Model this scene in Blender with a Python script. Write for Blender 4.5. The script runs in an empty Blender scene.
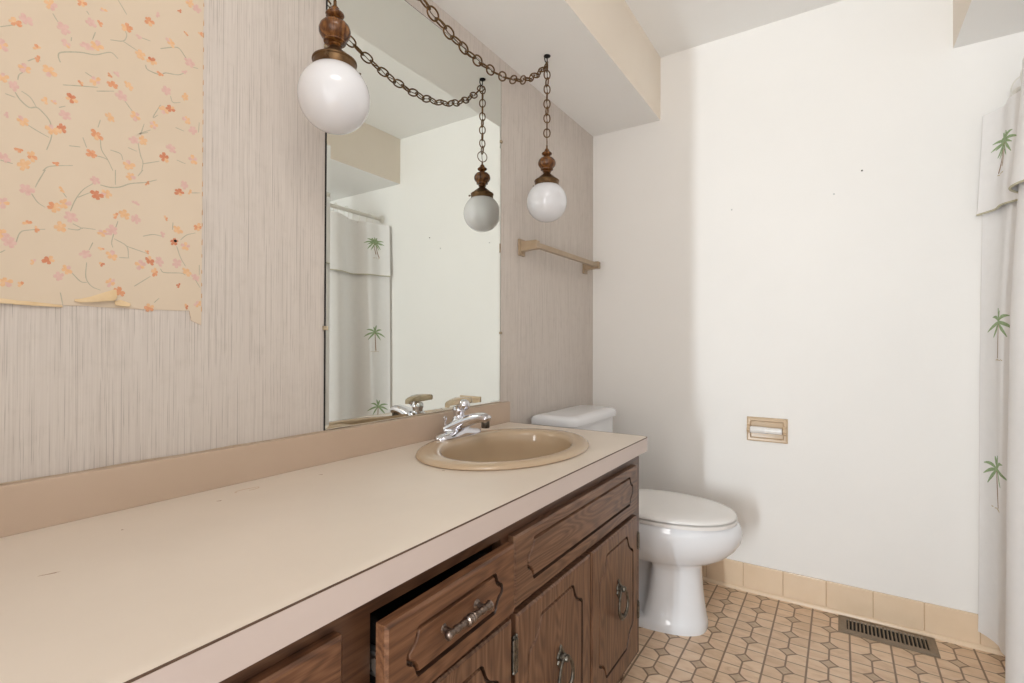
import bpy, bmesh, math, random
from math import sin, cos, pi, sqrt, atan2, radians
from mathutils import Vector, Matrix

random.seed(7)
SC = bpy.context.scene
COL = SC.collection

# ------------------------------------------------------------------ camera
CAM_C = Vector((1.0669, 0.0, 1.0602))
F_PX, YAW, PITCH, ROLL = 499.86, .5815, .0076, .0029
fw = Vector((-sin(YAW)*cos(PITCH), cos(YAW)*cos(PITCH), sin(PITCH)))
r0 = Vector((cos(YAW), sin(YAW), 0)); u0 = r0.cross(fw)
rt = r0*cos(ROLL) + u0*sin(ROLL); up = -r0*sin(ROLL) + u0*cos(ROLL)
cd = bpy.data.cameras.new('camera'); cam = bpy.data.objects.new('camera', cd); COL.objects.link(cam)
cd.sensor_fit = 'HORIZONTAL'; cd.sensor_width = 36.0; cd.lens = F_PX/1024*36.0; cd.clip_start = .02
M = Matrix((rt, up, -fw)).transposed().to_4x4(); M.translation = CAM_C
cam.matrix_world = M
SC.camera = cam

# ------------------------------------------------------------------ world, lights, exposure
w = bpy.data.worlds.new('world'); SC.world = w; w.use_nodes = True
# added soft fill at the open front, lower half brightened to lift ceiling
_t = w.node_tree; _bg = _t.nodes['Background']
_tc = _t.nodes.new('ShaderNodeTexCoord'); _sp = _t.nodes.new('ShaderNodeSeparateXYZ'); _mr = _t.nodes.new('ShaderNodeMapRange')
_t.links.new(_tc.outputs['Generated'], _sp.inputs[0]); _t.links.new(_sp.outputs[2], _mr.inputs[0])
_mr.inputs[1].default_value = -.35; _mr.inputs[2].default_value = .15; _mr.inputs[3].default_value = 2.4; _mr.inputs[4].default_value = .82
_t.links.new(_mr.outputs[0], _bg.inputs[1]); _bg.inputs[0].default_value = (1.0, .986, .968, 1)

def area(name, loc, target, sx, sy, power, color=(1, 1, 1)):
    d = bpy.data.lights.new(name, 'AREA'); d.shape = 'RECTANGLE'; d.size = sx; d.size_y = sy
    d.energy = power; d.color = color
    o = bpy.data.objects.new(name, d); COL.objects.link(o); o.location = loc
    o.rotation_euler = (Vector(target)-Vector(loc)).to_track_quat('-Z', 'Y').to_euler()
    return o
# daylight from a tall narrow window across the hall, past the door jamb
area('hall_window_light', (.60, -3.6, 1.05), (.60, 2.4, 1.05), .06, 1.5, 88, (.86, .95, 1.0))
# added overhead fill to brighten counter and room, out of view
area('ceiling_fill', (1.25, .10, 2.42), (1.25, .10, 0), .8, .5, 7, (1.0, .985, .96))
# added tall soft fill behind the camera for highlights on globes and chrome
area('tall_fill_light', (1.25, -2.6, 1.25), (1.0, 2.0, 1.2), .42, 1.9, 21, (1.0, .99, .98))

SC.view_settings.view_transform = 'Standard'; SC.view_settings.look = 'None'
SC.view_settings.gamma = 1.0; SC.view_settings.use_curve_mapping = False
SC.view_settings.exposure = 0.15

# ------------------------------------------------------------------ materials
def lin(c):
    return tuple((v/12.92 if v <= .04045 else ((v+.055)/1.055)**2.4) for v in [x/255 for x in c]) + (1,)

class NT:
    def __init__(s, m): s.m = m; s.t = m.node_tree; s.b = s.t.nodes['Principled BSDF']
    def n(s, typ, **kw):
        x = s.t.nodes.new(typ)
        for k, v in kw.items(): setattr(x, k, v)
        return x
    def l(s, a, b): s.t.links.new(a, b)
    def math(s, op, a, b=None, c=None):
        x = s.n('ShaderNodeMath', operation=op)
        for i, v in enumerate((a, b, c)):
            if v is None: continue
            if isinstance(v, (int, float)): x.inputs[i].default_value = v
            else: s.l(v, x.inputs[i])
        return x.outputs[0]
    def mix(s, fac, a, b):
        x = s.n('ShaderNodeMix', data_type='RGBA')
        for i, v in ((0, fac), (6, a), (7, b)):
            if isinstance(v, (int, float)): x.inputs[i].default_value = v
            elif isinstance(v, tuple): x.inputs[i].default_value = v
            else: s.l(v, x.inputs[i])
        return x.outputs[2]
    def coord(s, scale=(1, 1, 1), loc=(0, 0, 0)):
        tc = s.n('ShaderNodeTexCoord'); mp = s.n('ShaderNodeMapping')
        mp.inputs['Scale'].default_value = scale; mp.inputs['Location'].default_value = loc
        s.l(tc.outputs['Object'], mp.inputs[0]); return mp.outputs[0]
    def noise(s, vec, scale=5, detail=3, rough=.5, dist=0):
        x = s.n('ShaderNodeTexNoise'); x.inputs['Scale'].default_value = scale
        x.inputs['Detail'].default_value = detail; x.inputs['Roughness'].default_value = rough
        x.inputs['Distortion'].default_value = dist
        s.l(vec, x.inputs['Vector']); return x.outputs[0]
    def ramp(s, fac, stops):
        x = s.n('ShaderNodeValToRGB'); e = x.color_ramp.elements
        while len(e) < len(stops): e.new(.5)
        for q, (p, c) in zip(e, stops): q.position = p; q.color = c
        s.l(fac, x.inputs[0]); return x.outputs[0]
    def smooth(s, v, a, b):
        x = s.n('ShaderNodeMapRange'); x.interpolation_type = 'SMOOTHSTEP'
        s.l(v, x.inputs[0]); x.inputs[1].default_value = a; x.inputs[2].default_value = b
        return x.outputs[0]
    def bump(s, h, strength=.2, dist=.01):
        x = s.n('ShaderNodeBump'); x.inputs['Strength'].default_value = strength; x.inputs['Distance'].default_value = dist
        s.l(h, x.inputs['Height']); s.l(x.outputs[0], s.b.inputs['Normal'])

def newmat(name, rough=.5, metal=0, spec=.5):
    m = bpy.data.materials.new(name); m.use_nodes = True
    t = NT(m); t.b.inputs['Roughness'].default_value = rough; t.b.inputs['Metallic'].default_value = metal
    t.b.inputs['Specular IOR Level'].default_value = spec
    return t

def mottled(name, c1, c2, rough=.5, scale=6, metal=0, spec=.5, bump=0, bscale=200):
    t = newmat(name, rough, metal, spec); v = t.coord()
    f = t.noise(v, scale, 4, .6)
    t.l(t.ramp(f, [(.3, lin(c1)), (.7, lin(c2))]), t.b.inputs['Base Color'])
    if bump: t.bump(t.noise(v, bscale, 2), bump, .002)
    return t.m

MT = {}
MT['paint'] = mottled('wall_paint', (238, 235, 231), (241, 238, 234), .55, 2, bump=.12, bscale=160)
MT['ceiling'] = mottled('ceiling_paint', (244, 243, 241), (246, 245, 243), .8, 3, bump=.15, bscale=220)
MT['soffit'] = mottled('soffit_paint', (236, 224, 209), (239, 228, 214), .6, 3, bump=.12, bscale=160)
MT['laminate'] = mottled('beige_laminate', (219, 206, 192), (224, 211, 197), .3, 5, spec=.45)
MT['laminate_shaded'] = mottled('beige_laminate_shaded', (195, 172, 151), (201, 178, 158), .3, 5, spec=.4)  # same laminate as the worktop, darkened to paint the upright face's shade
MT['seam'] = mottled('dark_seam', (84, 62, 48), (100, 76, 60), .6, 30)
MT['bisque'] = mottled('fawn_porcelain', (190, 166, 138), (194, 171, 143), .08, 4, spec=.6)
MT['porcelain'] = mottled('white_porcelain', (232, 233, 236), (236, 237, 240), .07, 4, spec=.6)
MT['plastic_white'] = mottled('white_plastic', (236, 233, 230), (240, 237, 234), .25, 4)
MT['rod'] = mottled('white_enamel_rod', (226, 222, 212), (232, 228, 220), .3, 4)
MT['tile'] = mottled('tan_base_tile', (228, 202, 172), (233, 208, 179), .18, 9, spec=.5)
MT['grout'] = mottled('tan_grout', (196, 166, 134), (205, 176, 144), .8, 40)
MT['ceramic'] = mottled('tan_ceramic', (203, 177, 146), (209, 184, 154), .3, 12, spec=.6)
MT['bar'] = mottled('tan_plastic_bar', (166, 144, 118), (176, 154, 128), .3, 20)
MT['brass'] = mottled('aged_brass', (86, 66, 46), (118, 92, 64), .4, 60, metal=.9)
MT['chain'] = mottled('antique_brass_chain', (92, 70, 48), (130, 100, 68), .38, 90, metal=.9)
MT['blackmetal'] = mottled('black_metal', (30, 28, 28), (44, 42, 40), .45, 60, metal=.6)
MT['pewter'] = mottled('antique_pewter', (74, 70, 64), (128, 122, 112), .34, 120, metal=.95)
MT['pull'] = mottled('worn_silver_pull', (92, 78, 70), (136, 122, 112), .3, 120, metal=.95)
MT['chrome'] = mottled('chrome', (214, 214, 220), (224, 224, 230), .06, 5, metal=1)
MT['steel'] = mottled('zinc_steel', (160, 160, 158), (196, 196, 194), .3, 60, metal=.9)
MT['vent'] = mottled('taupe_vent_metal', (128, 112, 94), (140, 124, 105), .45, 60, metal=.2)
MT['dark'] = mottled('hollow_shade', (14, 12, 11), (20, 17, 15), .9, 10)  # near-black that paints the shade inside hollows
MT['sealant'] = mottled('aged_sealant', (178, 158, 136), (198, 180, 158), .6, 60)
MT['fabric'] = mottled('white_curtain_cloth', (244, 242, 241), (247, 245, 244), .85, 40, spec=.2, bump=.2, bscale=900)
MT['piping'] = mottled('sage_piping', (190, 184, 158), (206, 200, 176), .8, 40)
MT['frond'] = mottled('palm_frond_thread', (140, 164, 122), (172, 190, 150), .8, 120, spec=.2)
MT['trunk'] = mottled('palm_trunk_thread', (140, 104, 78), (172, 136, 104), .8, 120, spec=.2)
MT['straw'] = mottled('palm_ground_thread', (196, 176, 140), (206, 190, 158), .8, 120, spec=.2)
MT['sheet'] = mottled('cream_floral_paper', (214, 196, 174), (219, 202, 181), .7, 3, spec=.3)
MT['back_paper'] = mottled('torn_paper_back', (214, 186, 146), (226, 202, 166), .8, 20, spec=.2)
MT['fl_o'] = mottled('blossom_orange', (216, 148, 108), (224, 170, 134), .7, 160, spec=.3)
MT['fl_y'] = mottled('blossom_apricot', (224, 178, 134), (229, 192, 154), .7, 160, spec=.3)
MT['fl_p'] = mottled('blossom_pink', (214, 174, 164), (221, 188, 178), .7, 160, spec=.3)
MT['fl_r'] = mottled('blossom_rust', (204, 128, 96), (212, 148, 116), .7, 160, spec=.3)
MT['stem'] = mottled('twig_grey_green', (172, 166, 146), (188, 180, 160), .7, 160, spec=.3)
MT['edge'] = mottled('paper_edge_tan', (196, 150, 110), (214, 172, 132), .8, 60, spec=.2)

def m_globe():
    t = newmat('opal_glass', .06, 0, .7); v = t.coord()
    t.l(t.ramp(t.noise(v, 3), [(.3, lin((240, 240, 246))), (.7, lin((243, 243, 249)))]), t.b.inputs['Base Color'])
    t.b.inputs['Subsurface Weight'].default_value = .35
    t.b.inputs['Subsurface Radius'].default_value = (.05, .05, .055); t.b.inputs['Subsurface Scale'].default_value = .6
    return t.m
MT['globe'] = m_globe()

def m_mirror():
    t = newmat('mirror_glass', .0, 1.0)
    t.l(t.ramp(t.noise(t.coord(), 2), [(.3, lin((234, 237, 232))), (.7, lin((236, 239, 234)))]), t.b.inputs['Base Color'])
    return t.m
MT['mirror'] = m_mirror()

def m_acrylic():
    t = newmat('amber_clear_acrylic', .12, 0, .5)
    t.l(t.ramp(t.noise(t.coord(), 40), [(.3, lin((226, 206, 172))), (.7, lin((240, 224, 194)))]), t.b.inputs['Base Color'])
    t.b.inputs['Transmission Weight'].default_value = .55; t.b.inputs['IOR'].default_value = 1.45
    return t.m
MT['acrylic'] = m_acrylic()

def m_stripe():   # wallpaper of fine vertical threads
    t = newmat('string_wallpaper', .75, 0, .25)
    tc = t.n('ShaderNodeTexCoord'); sp = t.n('ShaderNodeSeparateXYZ'); t.l(tc.outputs['Object'], sp.inputs[0])
    fine = t.noise(t.coord((420, 420, 3.0)), 1, 3, .65)
    mid = t.noise(t.coord((75, 75, 1.0), (3, 7, 1)), 1, 2, .5)
    blot = t.noise(t.coord((22, 22, 26)), 1, 4, .6)
    base = t.mix(t.smooth(fine, .30, .72), lin((204, 194, 186)), lin((216, 207, 199)))
    base = t.mix(t.math('MULTIPLY', t.smooth(mid, .52, .7), .08), base, lin((186, 176, 167)))
    base = t.mix(t.math('MULTIPLY', t.smooth(blot, .5, .72), .22), base, lin((190, 180, 170)))
    for freq, seed, zf, thr, wd, amt in ((165, 3.1, 5.0, .50, .085, .5), (95, 9.7, 3.0, .52, .055, .66), (310, 5.3, 8.0, .52, .13, .34)):
        yy = t.math('MULTIPLY_ADD', sp.outputs[1], freq, seed*10)
        cell = t.math('FLOOR', yy)
        c1 = t.n('ShaderNodeTexWhiteNoise', noise_dimensions='1D'); t.l(cell, c1.inputs['W'])
        pos = t.math('MULTIPLY_ADD', c1.outputs['Value'], .7, .15)
        d = t.math('ABSOLUTE', t.math('SUBTRACT', t.math('FRACT', yy), pos))
        on = t.math('SUBTRACT', 1.0, t.smooth(d, wd*.5, wd))
        cv = t.n('ShaderNodeCombineXYZ'); t.l(t.math('MULTIPLY', cell, 7.37), cv.inputs[0]); t.l(t.math('MULTIPLY', sp.outputs[2], zf), cv.inputs[1])
        ln = t.smooth(t.noise(cv.outputs[0], 1, 3, .6), thr, thr+.12)
        base = t.mix(t.math('MULTIPLY', t.math('MULTIPLY', on, ln), amt), base, lin((128, 116, 106)))
    t.l(base, t.b.inputs['Base Color']); t.bump(fine, .2, .002)
    return t.m
MT['stripe'] = m_stripe()

def m_floor():
    t = newmat('patterned_vinyl_tile', .32, 0, .45)
    tc = t.n('ShaderNodeTexCoord'); sp = t.n('ShaderNodeSeparateXYZ'); t.l(tc.outputs['Object'], sp.inputs[0])
    P, Q = .121, .1215
    u = t.math('DIVIDE', t.math('SUBTRACT', sp.outputs[0], .790), P)
    v = t.math('DIVIDE', t.math('SUBTRACT', sp.outputs[1], 1.983), Q)
    a = t.math('ABSOLUTE', t.math('SUBTRACT', t.math('FRACT', t.math('ADD', u, .5)), .5))
    b = t.math('ABSOLUTE', t.math('SUBTRACT', t.math('FRACT', t.math('ADD', v, .5)), .5))
    d = t.math('ADD', t.math('POWER', t.math('DIVIDE', a, .235), .84), t.math('POWER', t.math('DIVIDE', b, .225), .84))
    inside = t.math('LESS_THAN', d, 1.0); outside = t.math('SUBTRACT', 1.0, inside)
    def band(x, c, wd): return t.math('SUBTRACT', 1.0, t.smooth(t.math('ABSOLUTE', t.math('SUBTRACT', x, c)), wd*.55, wd))
    edge = band(a, .5, .032)
    mid = t.math('MULTIPLY', band(a, 0, .030), outside)
    x1 = t.math('MULTIPLY', band(b, 0, .026), outside)
    x2 = band(b, .5, .026)
    dia = band(d, 1.0, .19)
    ln = t.math('MAXIMUM', t.math('MAXIMUM', mid, t.math('MULTIPLY', t.math('MAXIMUM', x1, x2), .8)), t.math('MAXIMUM', edge, dia))
    # per tile tint and veining
    cm = t.n('ShaderNodeCombineXYZ')
    t.l(t.math('FLOOR', t.math('MULTIPLY', u, 2)), cm.inputs[0]); t.l(t.math('FLOOR', t.math('MULTIPLY', v, 2)), cm.inputs[1])
    wn = t.n('ShaderNodeTexWhiteNoise', noise_dimensions='3D'); t.l(cm.outputs[0], wn.inputs['Vector'])
    mp = t.n('ShaderNodeMapping'); mp.inputs['Scale'].default_value = (14, 34, 1); mp.inputs['Rotation'].default_value = (0, 0, .35)
    t.l(tc.outputs['Object'], mp.inputs[0])
    ad = t.n('ShaderNodeVectorMath', operation='ADD'); t.l(mp.outputs[0], ad.inputs[0])
    sc = t.n('ShaderNodeVectorMath', operation='SCALE'); t.l(wn.outputs['Color'], sc.inputs[0]); sc.inputs[3].default_value = 20
    t.l(sc.outputs[0], ad.inputs[1])
    vein = t.noise(ad.outputs[0], 1, 4, .6, .5)
    tilec = t.ramp(vein, [(.28, lin((210, 178, 146))), (.5, lin((232, 202, 172))), (.75, lin((240, 216, 190)))])
    tilec = t.mix(t.math('MULTIPLY', wn.outputs['Value'], .35), tilec, lin((196, 160, 126)))
    dc = t.mix(t.smooth(vein, .3, .7), lin((186, 158, 130)), lin((206, 180, 152)))
    c = t.mix(inside, tilec, dc)
    c = t.mix(t.math('MULTIPLY', ln, .92), c, lin((128, 102, 80)))
    t.l(c, t.b.inputs['Base Color']); t.bump(t.math('SUBTRACT', 1.0, ln), .25, .0015)
    return t.m
MT['floor'] = m_floor()

def m_wood(name, axis, dark=(64, 42, 30), mid=(106, 74, 54), light=(136, 103, 79)):
    t = newmat(name, .36, 0, .45)
    s1 = [105, 105, 105]; s1['xyz'.index(axis)] = 4.5
    s2 = [300, 300, 300]; s2['xyz'.index(axis)] = 8
    s3 = [9, 9, 9]; s3['xyz'.index(axis)] = 1.6
    warp = t.noise(t.coord(tuple(s3)), 1, 2, .5)
    ring = t.math('SINE', t.math('MULTIPLY', warp, 135.0))
    fine = t.noise(t.coord(tuple(s2)), 1, 3, .7)
    med = t.noise(t.coord(tuple(s1)), 1, 4, .6, .3)
    f = t.math('ADD', t.math('MULTIPLY', t.math('MULTIPLY_ADD', ring, .5, .5), .18), t.math('ADD', t.math('MULTIPLY', med, .42), t.math('MULTIPLY', fine, .48)))
    t.l(t.ramp(f, [(.30, lin(dark)), (.52, lin(mid)), (.78, lin(light))]), t.b.inputs['Base Color'])
    t.bump(f, .18, .002)
    return t.m
MT['wood_v'] = m_wood('oak_vertical_grain', 'z')
MT['wood_h'] = m_wood('oak_horizontal_grain', 'y')
MT['wood_red'] = m_wood('oak_horizontal_grain_reddish', 'y', (64, 40, 27), (102, 67, 45), (130, 92, 66))
MT['wood_frame'] = m_wood('oak_frame_plain', 'y', (60, 38, 26), (86, 57, 39), (106, 75, 53))
MT['groove'] = m_wood('oak_groove_shade', 'y', (38, 25, 18), (54, 36, 26), (70, 48, 36))  # darker oak that paints recess shade into the routed grooves
MT['turned'] = m_wood('turned_walnut', 'z', (50, 28, 14), (96, 58, 28), (146, 98, 48))
for k in ('turned',):
    MT[k].node_tree.nodes['Principled BSDF'].inputs['Roughness'].default_value = .22

# ------------------------------------------------------------------ mesh helpers
def box(bm, lo, hi, mi=0, bev=0, seg=2):
    lo = Vector(lo); hi = Vector(hi)
    vs = [bm.verts.new((x, y, z)) for x in (lo.x, hi.x) for y in (lo.y, hi.y) for z in (lo.z, hi.z)]
    fs = [bm.faces.new([vs[i] for i in q]) for q in ((0, 1, 3, 2), (4, 6, 7, 5), (0, 4, 5, 1), (2, 3, 7, 6), (0, 2, 6, 4), (1, 5, 7, 3))]
    for f in fs: f.material_index = mi
    if bev:
        es = list({e for f in fs for e in f.edges})
        r = bmesh.ops.bevel(bm, geom=es, offset=bev, segments=seg, profile=.7, affect='EDGES')
        for f in r['faces']: f.material_index = mi
    return vs

def rings(bm, loops, close=True, cap0=True, cap1=True, mi=0):
    R = [[bm.verts.new(p) for p in L] for L in loops]
    n = len(R[0])
    for i in range(len(R)-1):
        for j in range(n if close else n-1):
            f = bm.faces.new((R[i][j], R[i][(j+1) % n], R[i+1][(j+1) % n], R[i+1][j])); f.material_index = mi
    if cap0: f = bm.faces.new(list(reversed(R[0]))); f.material_index = mi
    if cap1: f = bm.faces.new(R[-1]); f.material_index = mi
    return R

def lathe(bm, prof, c=(0, 0, 0), n=32, sx=1, sy=1, cap0=True, cap1=True, axis='z', mi=0):
    c = Vector(c); L = []
    for r, h in prof:
        ring = []
        for k in range(n):
            a = 2*pi*k/n; p = (r*cos(a)*sx, r*sin(a)*sy, h)
            if axis == 'y': p = (p[0], h, -p[1])
            if axis == 'x': p = (h, p[0], p[1])
            ring.append(c+Vector(p))
        L.append(ring)
    return rings(bm, L, True, cap0, cap1, mi)

def tube(bm, pts, rad, n=10, closed=False, mi=0, sq=None):
    pts = [Vector(p) for p in pts]; N = len(pts); L = []
    rf = rad if callable(rad) else (lambda i: rad)
    prev = None
    for i, p in enumerate(pts):
        if closed: t = (pts[(i+1) % N]-pts[i-1])
        else: t = pts[min(i+1, N-1)]-pts[max(i-1, 0)]
        t.normalize()
        if prev is None:
            a = Vector((0, 0, 1)) if abs(t.z) < .9 else Vector((1, 0, 0))
            nx = t.cross(a).normalized()
        else:
            nx = (prev - t*prev.dot(t)).normalized()
        prev = nx; ny = t.cross(nx)
        r = rf(i); e = sq or (1, 1)
        L.append([p+nx*(r*e[0]*cos(2*pi*k/n))+ny*(r*e[1]*sin(2*pi*k/n)) for k in range(n)])
    if closed: L.append(L[0])
    if closed:
        R = [[bm.verts.new(p) for p in q] for q in L[:-1]]
        for i in range(N):
            for j in range(n):
                f = bm.faces.new((R[i][j], R[i][(j+1) % n], R[(i+1) % N][(j+1) % n], R[(i+1) % N][j])); f.material_index = mi
    else: rings(bm, L, mi=mi)

def catmull(P, k=8):
    P = [Vector(p) for p in P]; out = []
    Q = [2*P[0]-P[1]]+P+[2*P[-1]-P[-2]]
    for i in range(1, len(Q)-2):
        for j in range(k):
            t = j/k
            out.append(.5*((2*Q[i])+(-Q[i-1]+Q[i+1])*t+(2*Q[i-1]-5*Q[i]+4*Q[i+1]-Q[i+2])*t*t+(-Q[i-1]+3*Q[i]-3*Q[i+1]+Q[i+2])*t**3))
    out.append(P[-1]); return out

def obj(name, bm, mats, parent=None, smooth=True, angle=40, label=None, origin=None):
    bmesh.ops.recalc_face_normals(bm, faces=bm.faces)
    if smooth:
        for f in bm.faces: f.smooth = True
        for e in bm.edges:
            if len(e.link_faces) == 2 and e.calc_face_angle(0) > radians(angle): e.smooth = False
    if origin is None:
        if parent:
            q = parent; 
            while q.parent: q = q.parent
            origin = q.location.copy()
        else:
            xs = [v.co for v in bm.verts]
            origin = Vector(((min(v.x for v in xs)+max(v.x for v in xs))/2, (min(v.y for v in xs)+max(v.y for v in xs))/2, min(v.z for v in xs)))
    origin = Vector(origin)
    bmesh.ops.translate(bm, verts=bm.verts, vec=-origin)
    me = bpy.data.meshes.new(name); bm.to_mesh(me); bm.free()
    for m in (mats if isinstance(mats, (list, tuple)) else [mats]): me.materials.append(m)
    o = bpy.data.objects.new(name, me); COL.objects.link(o)
    if parent: o.parent = parent
    else: o.location = origin
    if label: o['label'] = label
    return o

def tag(o, label, cat, group=None):
    o['label'] = label; o['category'] = cat
    if group: o['group'] = group
    return o

def thing(name, loc, label, cat, group=None):
    o = bpy.data.objects.new(name, None); COL.objects.link(o); o.location = loc; o.empty_display_size = .05
    return tag(o, label, cat, group)

def struct(name, bm, mats, smooth=False):
    o = obj(name, bm, mats, None, smooth, origin=(0, 0, 0)); o['kind'] = 'structure'; return o

NB = bmesh.new

# ------------------------------------------------------------------ the room
YB, ZC, ZS, SX, RX, XR, Y0 = 2.381, 2.44, 2.139, .3486, 1.4095, 2.22, -.40
def sbox(name, lo, hi, m):
    bm = NB(); box(bm, lo, hi); return struct(name, bm, m)
sbox('floor', (-.1, -.75, -.08), (XR+.1, YB+.1, 0), MT['floor'])
sbox('wall_left', (-.1, Y0, 0), (0, YB, ZC), MT['stripe'])
sbox('wall_back', (-.1, YB, 0), (XR+.1, YB+.1, ZC), MT['paint'])
sbox('wall_right', (XR, Y0, 0), (XR+.1, YB, ZC), MT['paint'])
sbox('wall_front', (-.1, Y0-.1, 0), (.549, Y0, ZC), MT['paint'])
sbox('ceiling', (-.1, Y0-.1, ZC), (XR+.1, YB+.1, ZC+.08), MT['ceiling'])
def soffit(name, lo, hi, label):
    bm = NB(); box(bm, lo, hi)
    bm.normal_update()
    for f in bm.faces:
        if f.calc_center_median().z < lo[2]+.001: f.material_index = 1
    struct(name, bm, [MT['soffit'], MT['ceiling']])['label'] = label
soffit('trim_1', (0, Y0, ZS), (SX, YB, ZC), 'boxed soffit over the vanity')
soffit('trim_2', (RX, Y0, ZS), (XR, YB, ZC), 'boxed soffit over the tub alcove')
# tile base along the back wall
bm = NB()
x = .5595-.1525*4 + .0
xs = [.02] + [.8645+.1525*k for k in range(-5, 9)] + [XR-.01]
for a, b in zip(xs[:-1], xs[1:]):
    if b-a > .02: box(bm, (a+.0012, YB-.009, .016), (b-.0012, YB-.0005, .119), 0, .0022, 2)
box(bm, (.02, YB-.006, .012), (XR-.01, YB-.0003, .117), 1)
struct('baseboard_back', bm, [MT['tile'], MT['grout']])
bm = NB()
prof = [(YB-.018*cos(a), .018*sin(a)) for a in [i*pi/2/6 for i in range(7)]]
prof = prof + [(YB, 0)]
rings(bm, [[(xx, p[0], p[1]) for p in prof] for xx in (.02, XR-.01)])
struct('trim_3', bm, MT['tile'])['label'] = 'quarter round strip under the tile base'

# ------------------------------------------------------------------ countertop with backsplash
CT, CB, CX, CE = .7705, .728, .556, 1.577
EL_C, EL_A, EL_B = (.277, 1.178), .216, .290      # basin rim
ctop = thing('vanity_countertop', (.28, .6, CB), 'long beige laminate worktop with low backsplash, on the dark brown vanity cabinet', 'countertop')
def roundrect(y0, y1, x0, x1, r, n=6):
    P = [(x0, y0), (x1, y0)]
    P += [(x1-r+r*cos(a), y1-r+r*sin(a)) for a in [i*pi/2/n for i in range(n+1)]]
    P += [(x0, y1)]; return P
def plate(bm, outline, hole, z0, z1, mi=0, ms=0):
    for z, flip in ((z1, 0), (z0, 1)):
        es = []
        for L in ([outline] + ([hole] if hole else [])):
            vs = [bm.verts.new((p[0], p[1], z)) for p in L]
            es += [bm.edges.new((vs[i], vs[(i+1) % len(vs)])) for i in range(len(vs))]
        r = bmesh.ops.triangle_fill(bm, use_beauty=True, edges=es)
        for f in r['geom']:
            if isinstance(f, bmesh.types.BMFace): f.material_index = mi
    for L in ([outline] + ([hole] if hole else [])):
        for i in range(len(L)):
            p, q = L[i], L[(i+1) % len(L)]
            f = bm.faces.new([bm.verts.new((p[0], p[1], z0)), bm.verts.new((q[0], q[1], z0)), bm.verts.new((q[0], q[1], z1)), bm.verts.new((p[0], p[1], z1))])
            f.material_index = ms
    bmesh.ops.remove_doubles(bm, verts=bm.verts, dist=1e-6)
bm = NB()
hole = [(EL_C[0]+(EL_A-.02)*cos(2*pi*k/64), EL_C[1]+(EL_B-.02)*sin(2*pi*k/64)) for k in range(64)]
plate(bm, roundrect(Y0, CE-.002, .001, CX-.002, .022), hole, CT-.028, CT)
obj('worktop', bm, MT['laminate'], ctop, smooth=False)
bm = NB()   # laminate edge band
P = roundrect(Y0, CE, .001, CX, .024)
for zz in ((CB, CT-.0016),):
    inner = roundrect(Y0, CE-.012, .001, CX-.012, .012)
    front = P[1:]; fin = inner[1:]
    L = [[(p[0], p[1], zz[0]), (p[0], p[1], zz[1]), (q[0], q[1], zz[1]), (q[0], q[1], zz[0])] for p, q in zip(front, fin)]
    rings(bm, L)
obj('edge_band', bm, mottled('laminate_edge_shaded', (203, 188, 181), (208, 193, 186), .35, 5), ctop, smooth=False)  # worktop laminate, greyed so its colour holds the front face's shade
bm = NB()
P2 = roundrect(Y0, CE+.0003, .001, CX+.0003, .024)[1:]; P3 = roundrect(Y0, CE-.002, .001, CX-.002, .022)[1:]
rings(bm, [[(p[0], p[1], CT-.0016), (p[0], p[1], CT+.0002), (q[0], q[1], CT+.0003), (q[0], q[1], CT-.0016)] for p, q in zip(P2, P3)])
obj('seam_line', bm, MT['seam'], ctop, smooth=False, label='dark brown seam line along the front edge')
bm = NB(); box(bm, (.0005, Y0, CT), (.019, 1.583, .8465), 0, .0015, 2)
obj('backsplash', bm, MT['laminate_shaded'], ctop, smooth=False)
bm = NB()
tube(bm, [(.0035, y, .8475+.0006*sin(y*37)) for y in [Y0+i*.05 for i in range(40)] if y < 1.575], lambda i: .0013+.0004*sin(i*1.7), 6)
obj('sealant_bead', bm, MT['sealant'], ctop)
# scuffs and stains of the worktop
MS = mottled('tan_scuff', (150, 120, 94), (172, 142, 116), .7, 60)
def blot(x, y, l, wd, ang):
    bm = NB(); R = []
    for k in range(12):
        a = 2*pi*k/12; rr = 1+.35*sin(3*a+x*50)
        px, py = l*cos(a)*rr, wd*sin(a)*rr
        R.append((x+px*cos(ang)-py*sin(ang), y+px*sin(ang)+py*cos(ang)))
    rings(bm, [[(p[0], p[1], CT-.0004) for p in R], [(p[0], p[1], CT+.0002) for p in R]])
    obj('scuff_mark', bm, MS, ctop, smooth=False)
for q in ((.234, .209, .009, .0011, 1.25), (.105, .478, .004, .0016, 1.2), (.098, .70, .004, .0014, .7), (.30, .88, .003, .0014, .4), (.13, .32, .002, .0013, .3)): blot(*q)
bm = NB()
tube(bm, [(.078+.020*cos(a)*(.35+.1*sin(2*a)), .545+.024*sin(a), CT) for a in [2*pi*k/28 for k in range(24)]], .0006, 5)
obj('ring_stain', bm, mottled('ring_stain', (196, 168, 140), (206, 180, 152), .5, 60), ctop)

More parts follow.
